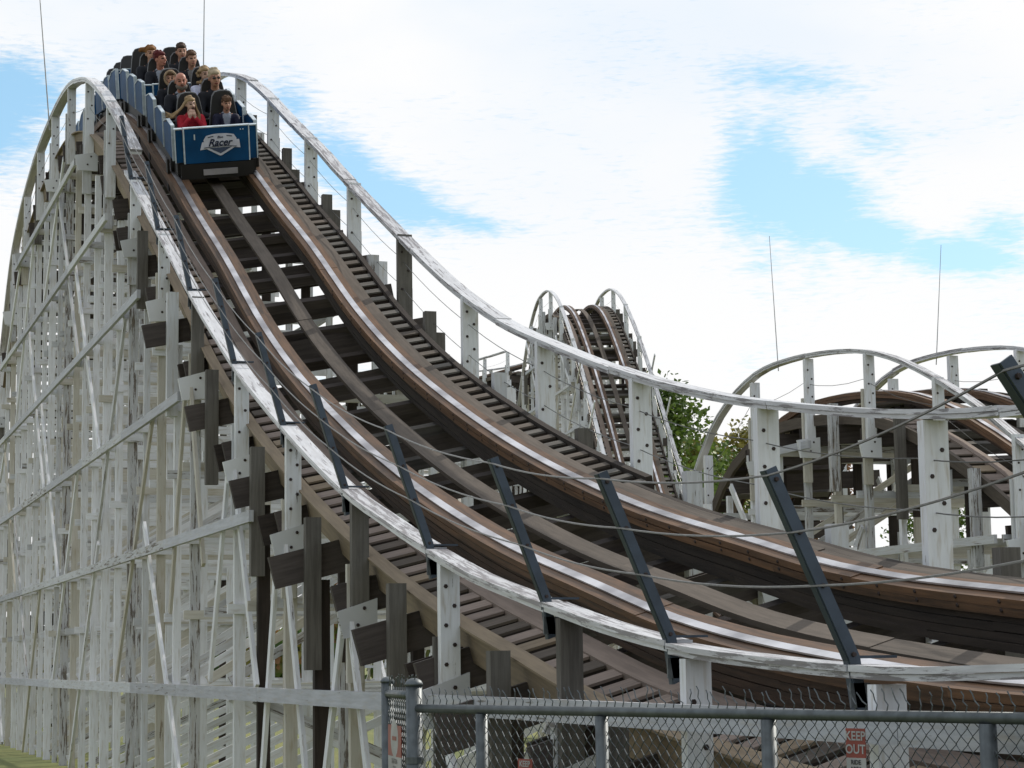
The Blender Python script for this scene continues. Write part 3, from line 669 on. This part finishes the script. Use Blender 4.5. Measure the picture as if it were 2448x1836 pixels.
q = FA.lerp(G2, .60) + Vector((0, 0, 1.285)) - Vector((D2.y, -D2.x, 0)) * .016
sign('orange-red sign with a white disc on the narrow end panel of the fence', q, -Vector(D2), .36, .30, [], ['CAUTION', 'STAY', 'BACK'], True)
q = FA + FD * .86 - FN * -.012 + Vector((0, 0, 1.165))
sign('small red-edged sign lowest on the fence, between its second and third post', q, FD, .10, .16, ['KEEP', 'OUT'], ['RIDE', 'AREA'])
q = FA + FD * 2.82 + FN * .014 + Vector((0, 0, 1.33))
sign('dark red and white sign just below the top rail at the fence right end', q, FD, .095, .21, ['KEEP', 'OUT'], ['RIDE', 'AREA', 'ONLY'])
# ------------------------------------------------------------------ train
def advance(y, s, n=60):
    for _ in range(n): y += tr.fr(y)[0].y * s / n
    return y
def car_frame(y0, L=2.5):
    y1 = advance(y0, L); A = tr.W @ tr.loc(y0, .55, 0); B = tr.W @ tr.loc(y1, .55, 0); t = (B - A).normalized()
    _, L1, U1 = tr.fr((y0 + y1) / 2); l = (L1 - t * L1.dot(t)).normalized(); u = l.cross(t)
    return Matrix(((l.x, t.x, u.x, A.x), (l.y, t.y, u.y, A.y), (l.z, t.z, u.z, A.z), (0, 0, 0, 1)))
def rbox(m, x0, x1, y0, y1, z0, z1, mat): m.box(((x0 + x1) / 2, (y0 + y1) / 2, (z0 + z1) / 2), ((x1 - x0) / 2, 0, 0), (0, (y1 - y0) / 2, 0), (0, 0, (z1 - z0) / 2), mat)
def child(o, p): o.parent = p; return o
def seat_outline(x, grow=0, zt=1.0):
    pts = [(-.205, .30), (.205, .30), (.20, .52), (.185, .66), (.158, .84), (.14, .93), (.10, .985), (.04, 1.0), (-.04, 1.0), (-.10, .985), (-.14, .93), (-.158, .84), (-.185, .66), (-.20, .52)]
    cx_, cz = 0, .65
    return [(x + px * (1 + grow), cz + (pz - cz) * (1 + grow)) for px, pz in pts]
def build_car():
    r = thing('coaster_car', '', 'coaster car')
    m = MB(); rbox(m, -.44, .44, 0, .05, .20, .68, 'blue_paint'); m.box((0, .1, .44), (.43, 0, 0), (0, .05, .0), (0, 0, .23), 'blue_paint'); m.build('front_panel', r)
    for sx in (-1, 1):
        m = MB(); a, b_ = sorted((sx * .455, sx * .56)); rbox(m, a, b_, .05, .10, .21, .665, 'blue_paint'); f = m.build('corner_panel', r)
        m = MB(); a, b_ = sorted((sx * .452, sx * .565)); rbox(m, a, b_, .035, .105, .667, .682, 'trim_white'); rbox(m, *sorted((sx * .552, sx * .566)), .036, .049, .21, .665, 'trim_white'); child(m.build('trim'), f)
    m = MB(); rbox(m, -.45, .45, -.006, .055, .682, .696, 'trim_white'); rbox(m, -.452, -.436, -.006, .048, .20, .681, 'trim_white'); rbox(m, .436, .452, -.006, .048, .20, .681, 'trim_white'); m.build('trim', r)
    for i in range(3):
        y0 = .14 + .86 * i
        for sx in (-1, 1):
            m = MB(); a, b_ = sorted((sx * .545, sx * .580)); h = .70 - .0 * i
            prof = [(y0 + .02, .22), (y0 + .80, .22), (y0 + .80, h - .10), (y0 + .62, h - .05), (y0 + .45, h), (y0 + .02, h)]
            m.poly([Vector((a, q[0], q[1])) for q in prof], (b_ - a, 0, 0), 1, 'blue_paint'); f = m.build('side_panel', r)
            m = MB(); a, b_ = sorted((sx * .540, sx * .588)); rbox(m, a, b_, y0, y0 + .018, .22, h + .01, 'trim_white'); rbox(m, a, b_, y0 + .02, y0 + .45, h + .001, h + .014, 'trim_white')
            m.sweep([[Vector((x, y, z)) for x, y, z in ((a, q[0], q[1] + .001), (b_, q[0], q[1] + .001), (b_, q[0], q[1] + .014), (a, q[0], q[1] + .014))] for q in ((y0 + .45, h), (y0 + .62, h - .05), (y0 + .80, h - .10))], 'trim_white'); child(m.build('trim'), f)
        m = MB(); m.box((0, y0 + .36, .19), (.50, 0, 0), (0, .24, 0), (0, 0, .05), 'black_seat'); m.build('bench', r)
        for x in (-.235, .235):
            m = MB(); o = seat_outline(x); th = .09
            m.sweep([[Vector((px * .97 + x * .03, y0 + .56 + (pz - .3) * .16, .65 + (pz - .65) * .97)) for px, pz in o], [Vector((px, y0 + .575 + (pz - .3) * .16, pz)) for px, pz in o], [Vector((px, y0 + .56 + th + (pz - .3) * .16, pz)) for px, pz in o], [Vector((px * .96 + x * .04, y0 + .58 + th + (pz - .3) * .16, .65 + (pz - .65) * .96)) for px, pz in o]], 'black_seat')
            f = m.build('seat_back', r)
            m = MB(); o2 = seat_outline(x, .012); m.tube([Vector((px, y0 + .572 + (pz - .3) * .16, pz)) for px, pz in o2[2:]], .0075, 'seat_piping', 5); child(m.build('piping'), f)
        m = MB(); m.tube([(-.42, y0 + .02, .50), (.42, y0 + .02, .50)], .018, 'pole_steel', 6); m.tube([(0, y0 + .02, .50), (0, y0 - .03, .2)], .018, 'pole_steel', 6); m.build('lap_bar', r)
        m = MB(); rbox(m, -.5, .5, y0 + .745, y0 + .775, .2, .6, 'chassis'); m.build('row_divider', r)
    m = MB(); rbox(m, -.54, .54, .07, 2.7, .03, .195, 'chassis'); rbox(m, -.50, .50, .0, .068, -.02, .19, 'chassis'); m.build('chassis', r)
    m = MB(); rbox(m, -.20, .27, -.02, -.004, .03, .11, 'plate_grey'); m.build('bumper_plate', r)
    for yy in (.45, 2.3):
        for sx in (-1, 1):
            m = MB(); m.tube([(sx * .46, yy, .10), (sx * .575, yy, .10)], .095, 'chassis', 16); m.tube([(sx * .50, yy, -.18), (sx * .575, yy, -.18)], .05, 'chassis', 10); rbox(m, *sorted((sx * .60, sx * .635)), yy - .07, yy + .07, -.26, .19, 'chassis'); m.build('wheel', r)
    return r
def cs(pts, n=4):                                    # smooth closed outline
    out = []; k = len(pts)
    for i in range(k):
        out.append(pts[i])
    return out
def badge(r):
    m = MB(); X = Vector((1, 0, 0)); Z = Vector((0, 0, 1)); c = Vector((.045, -.006, .45)); n = Vector((0, -1, 0))
    def plate(pts, y, mat):
        q = [c + X * a + Z * b_ + n * y for a, b_ in pts]; m.sweep([q, [p_ + n * .004 for p_ in q]], mat)
    plate([(-.275, -.07), (-.145, -.055), (-.145, .05), (-.245, .035)][::1], .000, 'badge_white'); plate([(.145, -.05), (.275, -.065), (.262, .05), (.145, .055)], .000, 'badge_white')
    plate([(-.21, -.045), (-.02, -.155), (.0, -.16), (.02, -.155), (.21, -.045), (.225, .07), (.19, .125), (.10, .142), (0, .147), (-.10, .142), (-.19, .120), (-.225, .065)], .004, 'badge_white')
    plate([(-.155, -.045), (0, -.128), (.155, -.045)], .009, 'badge_blue')
    plate([(-.225, -.045), (-.10, -.033), (0, -.03), (.10, -.033), (.225, -.045), (.222, -.037), (.10, -.025), (0, -.022), (-.10, -.025), (-.222, -.037)], .013, 'badge_ink')
    plate([(-.165, .095), (-.09, .108), (-.09, .118), (-.165, .105)], .009, 'badge_ink'); plate([(.09, .108), (.165, .095), (.165, .106), (.09, .119)], .009, 'badge_ink')
    m.build('badge', r)
    m = MB(); text(m, 'Racer', .135, c + Z * .022 + n * .012 - X * .008, X, Z, 'badge_ink', .003, .35, bold=.0035); m.build('badge_lettering', r)
    m = MB(); text(m, 'Blue', .045, c + Z * .098 + n * .012, X, Z, 'badge_ink', .003, .3, bold=.001); m.build('badge_lettering', r)
    m = MB(); text(m, '1', .10, Vector((-.30, -.004, .56)), X, Z, 'trim_white', .003, 0, bold=.004); m.build('car_number', r)
    for x in (.33, .365):
        m = MB(); m.tube([(x, .0, .635), (x, -.012, .635)], .008, 'trim_white', 8); m.build('bolt_head', r)
car0 = build_car()
CL = ['front blue coaster car with a white shield badge and the number 1', 'second blue coaster car, carrying riders just behind the badged front car', 'third coaster car, empty, its black seat backs cresting the hill', 'last visible coaster car, half hidden by posts behind the crest']
cars = []; y = 27.75; FR = []
for k in range(4):
    F = car_frame(y); FR.append(F)
    if k == 0: c_ = car0
    else:
        c_ = car0.copy(); COL.objects.link(c_)
        for ch in list(car0.children):
            d = ch.copy(); COL.objects.link(d); d.parent = c_
            for g_ in ch.children: e = g_.copy(); COL.objects.link(e); e.parent = d
    c_.matrix_world = F; c_['label'] = CL[k]; c_['group'] = 'coupled cars of the blue train'; cars.append(c_)
    y = advance(y, 2.95)
badge(car0)

# ------------------------------------------------------------------ riders
def ellv(c, r, yaw=0, nu=14, nv=9):
    vs, fs = [], []; c = Vector(c); ca, sa = math.cos(yaw), math.sin(yaw)
    for j in range(nv + 1):
        th = math.pi * j / nv
        for i in range(nu):
            a = 2 * math.pi * i / nu; q = Vector((r[0] * math.sin(th) * math.cos(a), r[1] * math.sin(th) * math.sin(a), r[2] * math.cos(th)))
            vs.append(c + Vector((q.x * ca - q.y * sa, q.x * sa + q.y * ca, q.z)))
    for j in range(nv):
        for i in range(nu): fs.append((j * nu + i, j * nu + (i + 1) % nu, (j + 1) * nu + (i + 1) % nu, (j + 1) * nu + i))
    return vs, fs
class Blob:
    def __init__(s): s.v = []; s.f = []
    def ell(s, c, r, yaw=0): v, f = ellv(c, r, yaw); n = len(s.v); s.v += v; s.f += [tuple(i + n for i in q) for q in f]
    def cap(s, p0, p1, r0, r1, fl=1.0):
        p0, p1 = Vector(p0), Vector(p1); L = (p1 - p0).length; n = max(2, int(L / (min(r0, r1) * .45)) + 1)
        for i in range(n + 1):
            t = i / n; r = r0 + (r1 - r0) * t; s.ell(p0.lerp(p1, t), (r, r * fl, r))
    def mesh(s, name, vox, smooth=2, paint=None, mats=()):
        me = bpy.data.meshes.new(name); me.from_pydata([tuple(v) for v in s.v], [], s.f)
        o = bpy.data.objects.new(name, me); COL.objects.link(o)
        md = o.modifiers.new('r', 'REMESH'); md.mode = 'VOXEL'; md.voxel_size = vox
        if smooth: sm = o.modifiers.new('s', 'SMOOTH'); sm.iterations = smooth; sm.factor = .5
        dg = bpy.context.evaluated_depsgraph_get(); me2 = bpy.data.meshes.new_from_object(o.evaluated_get(dg)); me2.name = name
        o.modifiers.clear(); o.data = me2; bpy.data.meshes.remove(me)
        for m in mats: me2.materials.append(MATS[m])
        if paint:
            me2.polygons.foreach_set('material_index', [paint(p.center) for p in me2.polygons])
        me2.polygons.foreach_set('use_smooth', [True] * len(me2.polygons)); me2.uv_layers.new(name='UVMap'); me2.uv_layers.new(name='rnd')
        return o
for nme, c in (('skin', (.44, .235, .165)), ('skin_red', (.42, .18, .13)), ('skin_pale', (.52, .33, .26)), ('eye_dark', (.03, .018, .015)), ('lips', (.25, .07, .06)),
               ('hair_brown', (.085, .042, .022)), ('hair_dark', (.045, .026, .018)), ('hair_blond', (.30, .205, .115)), ('hair_grey', (.42, .34, .24)), ('hair_burgundy', (.09, .012, .014)), ('hair_ginger', (.20, .09, .03)), ('beard_grey', (.13, .105, .09)), ('fur_tan', (.34, .24, .16)),
               ('cloth_red', (.42, .018, .035)), ('cloth_navy', (.012, .013, .035)), ('cloth_black', (.010, .011, .017)), ('cloth_white', (.58, .60, .78)), ('cloth_grey', (.26, .28, .34)), ('cloth_plaid', (.16, .15, .15)), ('cloth_maroon', (.05, .012, .02)), ('denim', (.03, .045, .09))):
    plain(nme, c, .75 if 'skin' not in nme else .5, 0, .25, 18, spec=.25)
def person(F, x, yrow, label, s=1.0, skin='skin', hair='hair_brown', style='short', jacket='cloth_black', shirt=None, yaw=0, arms='down', beard=None, glasses=False, lean=0, tilt=0, mouth=False, head_up=0):
    B = Blob(); hc = Vector((lean, -.035, .735 + head_up)); cy, sy = math.cos(yaw), math.sin(yaw)
    def Hd(dx, dy, dz): return hc + Vector((dx * cy - dy * sy, dx * sy + dy * cy, dz))
    # head: cranium, face wedge, jaw, nose, brow, ears, neck
    B.ell(Hd(0, .012, .03), (.076, .092, .088), yaw); B.ell(Hd(0, -.015, -.02), (.066, .076, .085), yaw); B.ell(Hd(0, -.035, -.075), (.045, .045, .035), yaw)
    B.cap(Hd(0, -.092, .012), Hd(0, -.112, -.022), .009, .014); B.cap(Hd(-.035, -.080, .030), Hd(.035, -.080, .030), .012, .012)
    B.ell(Hd(.077, .015, -.005), (.012, .02, .030), yaw); B.ell(Hd(-.077, .015, -.005), (.012, .02, .030), yaw); B.ell(Hd(0, -.083, -.058), (.026, .012, .012), yaw)
    nb = Vector((lean * .6, .03, .555)); B.cap(nb, Hd(0, .01, -.06), .058, .052)
    # torso, hips, legs
    B.cap((lean * .5, .045, .47), (lean * .2, .04, .26), .105, .10, .8); B.cap((0, .04, .26), (0, .02, .09), .12, .13, .85)
    for sx in (-1, 1):
        B.cap((sx * .05 + lean * .5, .045, .515), (sx * .165 + lean * .4, .045, .49), .062, .062)
        B.cap((sx * .09, .0, .075), (sx * .115, -.34, .20), .082, .058); B.cap((sx * .115, -.34, .20), (sx * .11, -.40, -.10), .055, .038); B.cap((sx * .11, -.38, -.115), (sx * .115, -.52, -.115), .038, .03)
    J = Blob(); J.cap((-.155 + lean * .4, .045, .487), (.155 + lean * .4, .045, .487), .078, .078); J.cap((lean * .5, .045, .48), (lean * .2, .035, .26), .128, .13, .86); J.cap((lean * .2, .035, .26), (0, .01, .08), .135, .15, .9)
    J.cap((lean * .6, .03, .55), (lean * .6, .03, .575), .072, .066)
    hands = []
    for sx in (-1, 1):
        sh = Vector((sx * .165 + lean * .4, .045, .49))
        if arms == 'chin': elb = Vector((sx * .20, -.12, .30)); wr = Vector((sx * .045, -.17, .53)); fd = Vector((-sx * .25, .1, 1)).normalized()
        elif arms == 'up' and sx < 0: elb = Vector((-.20, -.22, .46)); wr = Vector((-.12, -.36, .60)); fd = Vector((.2, -.3, 1)).normalized()
        else: elb = Vector((sx * .225, -.06, .27)); wr = Vector((sx * .13, -.30, .25)); fd = Vector((-sx * .2, -1, .05)).normalized()
        B.cap(sh, elb, .047, .038); B.cap(elb, wr, .036, .025)
        J.cap(sh, elb, .074, .056); J.cap(elb, wr.lerp(elb, .12), .055, .042)
        pm = wr + fd * .05; B.ell(pm, (.032, .032, .032)); B.cap(wr, pm + fd * .01, .025, .030)
        side = fd.cross(Vector((0, 1, .2))).normalized(); curl = Vector((0, .5, -.3)) if arms != 'chin' else Vector((-sx * .1, .8, .0))
        for k, ln in enumerate((.062, .072, .067, .052)):
            b0 = pm + fd * .025 + side * (.027 - .018 * k); b1 = b0 + fd * ln * .55; b2 = b1 + (fd + curl).normalized() * ln * .5
            B.cap(b0, b1, .0085, .008); B.cap(b1, b2, .008, .007)
        B.cap(pm + side * .025 - fd * .02, pm + side * .048 + fd * .02, .010, .009); B.cap(pm + side * .048 + fd * .02, pm + side * .045 + fd * .045, .009, .008)
    iv = lambda c: ((c - hc).x * cy + (c - hc).y * sy, -(c - hc).x * sy + (c - hc).y * cy, (c - hc).z)
    def pf(c):
        a, b_, z = iv(Vector(c))
        if b_ < -.05:
            if abs(abs(a) - .030) < .016 and abs(z - .010) < .009: return 1
            if abs(abs(a) - .032) < .020 and abs(z - .036) < .006: return 1
            if abs(a) < .026 and abs(z + .058) < (.020 if mouth else .008): return 2 if not mouth or abs(z + .058) > .012 else 1
        return 0
    o = B.mesh('person', .0085, 2, pf, (skin, 'eye_dark', 'lips'))
    j = J.mesh('jacket', .013, 2, (lambda c: 1 if (shirt and c[1] < -.02 and abs(c[0] - lean * .5) < (.012 + max(0, (c[2] - .22)) * .20) and c[2] > .26) or (shirt and c[2] > .575) else 0), (jacket, shirt or jacket)); j.parent = o
    t = Blob()
    for sx in (-1, 1): t.cap((sx * .09, .0, .075), (sx * .115, -.34, .20), .092, .068); t.cap((sx * .115, -.34, .20), (sx * .11, -.40, -.07), .065, .052)
    q = t.mesh('trousers', .016, 1, None, ('denim',)); q.parent = o
    # hair
    h = Blob(); rr = random.Random(hash(label) % 999 if False else len(label) * 7 + int(x * 100) + int(yrow * 10))
    if style != 'bald':
        h.ell(Hd(0, .026, .046), (.085, .092, .086), yaw); h.ell(Hd(0, -.005, .078), (.070, .082, .048), yaw)
        for i in range(26):
            a = rr.uniform(0, 6.28); e = rr.uniform(.2, 1.4); h.ell(Hd(.080 * math.cos(a) * math.cos(e), .02 + .088 * math.sin(a) * math.cos(e) * (1 if math.sin(a) > 0 else .6), .055 + .085 * math.sin(e)), (.022, .022, .018))
        for sx in (-1, 1): h.cap(Hd(sx * .076, .02, .05), Hd(sx * .074, .03, .005), .018, .012)
    else:
        for i in range(9): a = math.pi * (i / 8); h.ell(Hd(.082 * math.cos(a), .02 + .085 * math.sin(a), .0), (.016, .018, .032))
    if style == 'fringe':
        for i in range(9): h.cap(Hd(-.06 + .015 * i, -.045, .105), Hd(-.062 + .0155 * i, -.086, .055 + rr.uniform(-.008, .01)), .018, .010)
    if style in ('long', 'blown'):
        for i in range(20):
            sx = -1 if i % 2 else 1; d = Hd(sx * .07, .02 + rr.uniform(-.02, .05), .05)
            if style == 'blown' and sx < 0: pts = [d, d + Vector((-.07, .02, -.10)), d + Vector((-.19 - rr.random() * .06, .03, -.17 - rr.random() * .10)), d + Vector((-.30 - rr.random() * .08, .05, -.13 - rr.random() * .20))]
            else: pts = [d, d + Vector((sx * .03, -.02, -.12)), d + Vector((sx * (.05 + rr.random() * .03), -.07, -.22)), d + Vector((sx * (.02 + rr.random() * .06), -.08 - rr.random() * .03, -.36 + rr.random() * .06))]
            for k in range(3): h.cap(pts[k], pts[k + 1], .019 - .004 * k, .015 - .004 * k)
    if style == 'bun': h.cap(Hd(-.06, .05, .07), Hd(-.14, .06, .075), .045, .035); h.ell(Hd(-.15, .06, .06), (.03, .03, .028))
    if style == 'curly':
        for i in range(22): h.ell(Hd(rr.choice([-1, 1]) * rr.uniform(.06, .12), rr.uniform(-.01, .09), rr.uniform(-.13, .06)), (.027, .027, .027))
    q = h.mesh('hair', .0085 if style == 'bald' else .0095, 1, None, (hair,)); q.parent = o
    if beard:
        b_ = Blob()
        for i in range(15):
            a = math.pi * (i / 14); b_.ell(Hd(.066 * math.cos(a), -.02 - .062 * math.sin(a), -.062 - .022 * math.sin(a)), (.016, .016, .030))
        b_.cap(Hd(-.024, -.098, -.040), Hd(.024, -.098, -.040), .008, .008); b_.ell(Hd(0, -.07, -.100), (.035, .025, .028)); q = b_.mesh('beard', .008, 1, None, (beard,)); q.parent = o
    if glasses:
        b_ = Blob()
        for sx in (-1, 1): b_.ell(Hd(sx * .032, -.098, .012), (.026, .008, .017), yaw); b_.cap(Hd(sx * .055, -.09, .016), Hd(sx * .08, .01, .012), .004, .004)
        b_.cap(Hd(-.02, -.102, .016), Hd(.02, -.102, .016), .005, .005); q = b_.mesh('sunglasses', .006, 0, None, ('black_seat',)); q.parent = o
    if style == 'hood':
        b_ = Blob()
        for i in range(22): a = 2 * math.pi * i / 22; b_.ell(Hd(.095 * math.cos(a), -.05, .01 + .115 * math.sin(a)), (.024, .024, .024))
        q = b_.mesh('fur_hood', .009, 1, None, ('fur_tan',)); q.parent = o
    o.matrix_world = F @ Matrix.Translation((x, yrow, .265)) @ Matrix.Rotation(tilt, 4, 'Y') @ Matrix.Rotation(-.12, 4, 'X') @ Matrix.Scale(s, 4)
    tag(o, label, 'person', 'riders on the blue train')
    return o
rows = lambda i: .14 + .86 * i + .46
person(FR[0], -.235, rows(0), 'girl in a red jacket, long blond hair blowing sideways, hands at her chin', .83, 'skin_pale', 'hair_blond', 'blown', 'cloth_red', None, .30, 'chin', mouth=True)
person(FR[0], .235, rows(0), 'brown-haired boy in a navy jacket in the front row beside the girl in red', .80, 'skin', 'hair_brown', 'fringe', 'cloth_navy', 'cloth_grey', .1, 'down', tilt=.05)
person(FR[0], -.225, rows(1), 'balding bearded man in black with a pale collar in the second row', 1.03, 'skin_red', 'beard_grey', 'bald', 'cloth_black', 'cloth_grey', .0, 'down', beard='beard_grey')
person(FR[0], .255, rows(1), 'blond-grey haired man with dark sunglasses behind the boy', 1.05, 'skin', 'hair_grey', 'short', 'cloth_black', None, .1, 'down', glasses=True)
person(FR[0], -.25, rows(2), 'rider in a tan fur-edged hood half hidden left of the bearded man', .86, 'skin', 'hair_brown', 'hood', 'cloth_black', None, -.2, 'down')
person(FR[0], .245, rows(2), 'young woman with curly blond hair and a white top behind the man in sunglasses', .90, 'skin_pale', 'hair_blond', 'curly', 'cloth_white', None, .35, 'down')
person(FR[1], -.225, rows(0), 'rider with burgundy hair, black coat and pale scarf, face turned aside', .99, 'skin_red', 'hair_burgundy', 'short', 'cloth_black', 'cloth_grey', .75, 'down')
person(FR[1], .25, rows(0), 'short-haired man in black with a grey scarf beside the burgundy-haired rider', .97, 'skin', 'hair_brown', 'short', 'cloth_black', 'cloth_plaid', .15, 'down')
person(FR[1], -.235, rows(1), 'woman with ginger-brown hair in a bun blown to the left, rearmost row', 1.0, 'skin', 'hair_ginger', 'bun', 'cloth_black', None, .1, 'down')
person(FR[1], .235, rows(1), 'dark-haired man in the rearmost occupied row against the sky', 1.02, 'skin', 'hair_dark', 'short', 'cloth_black', None, .05, 'down')
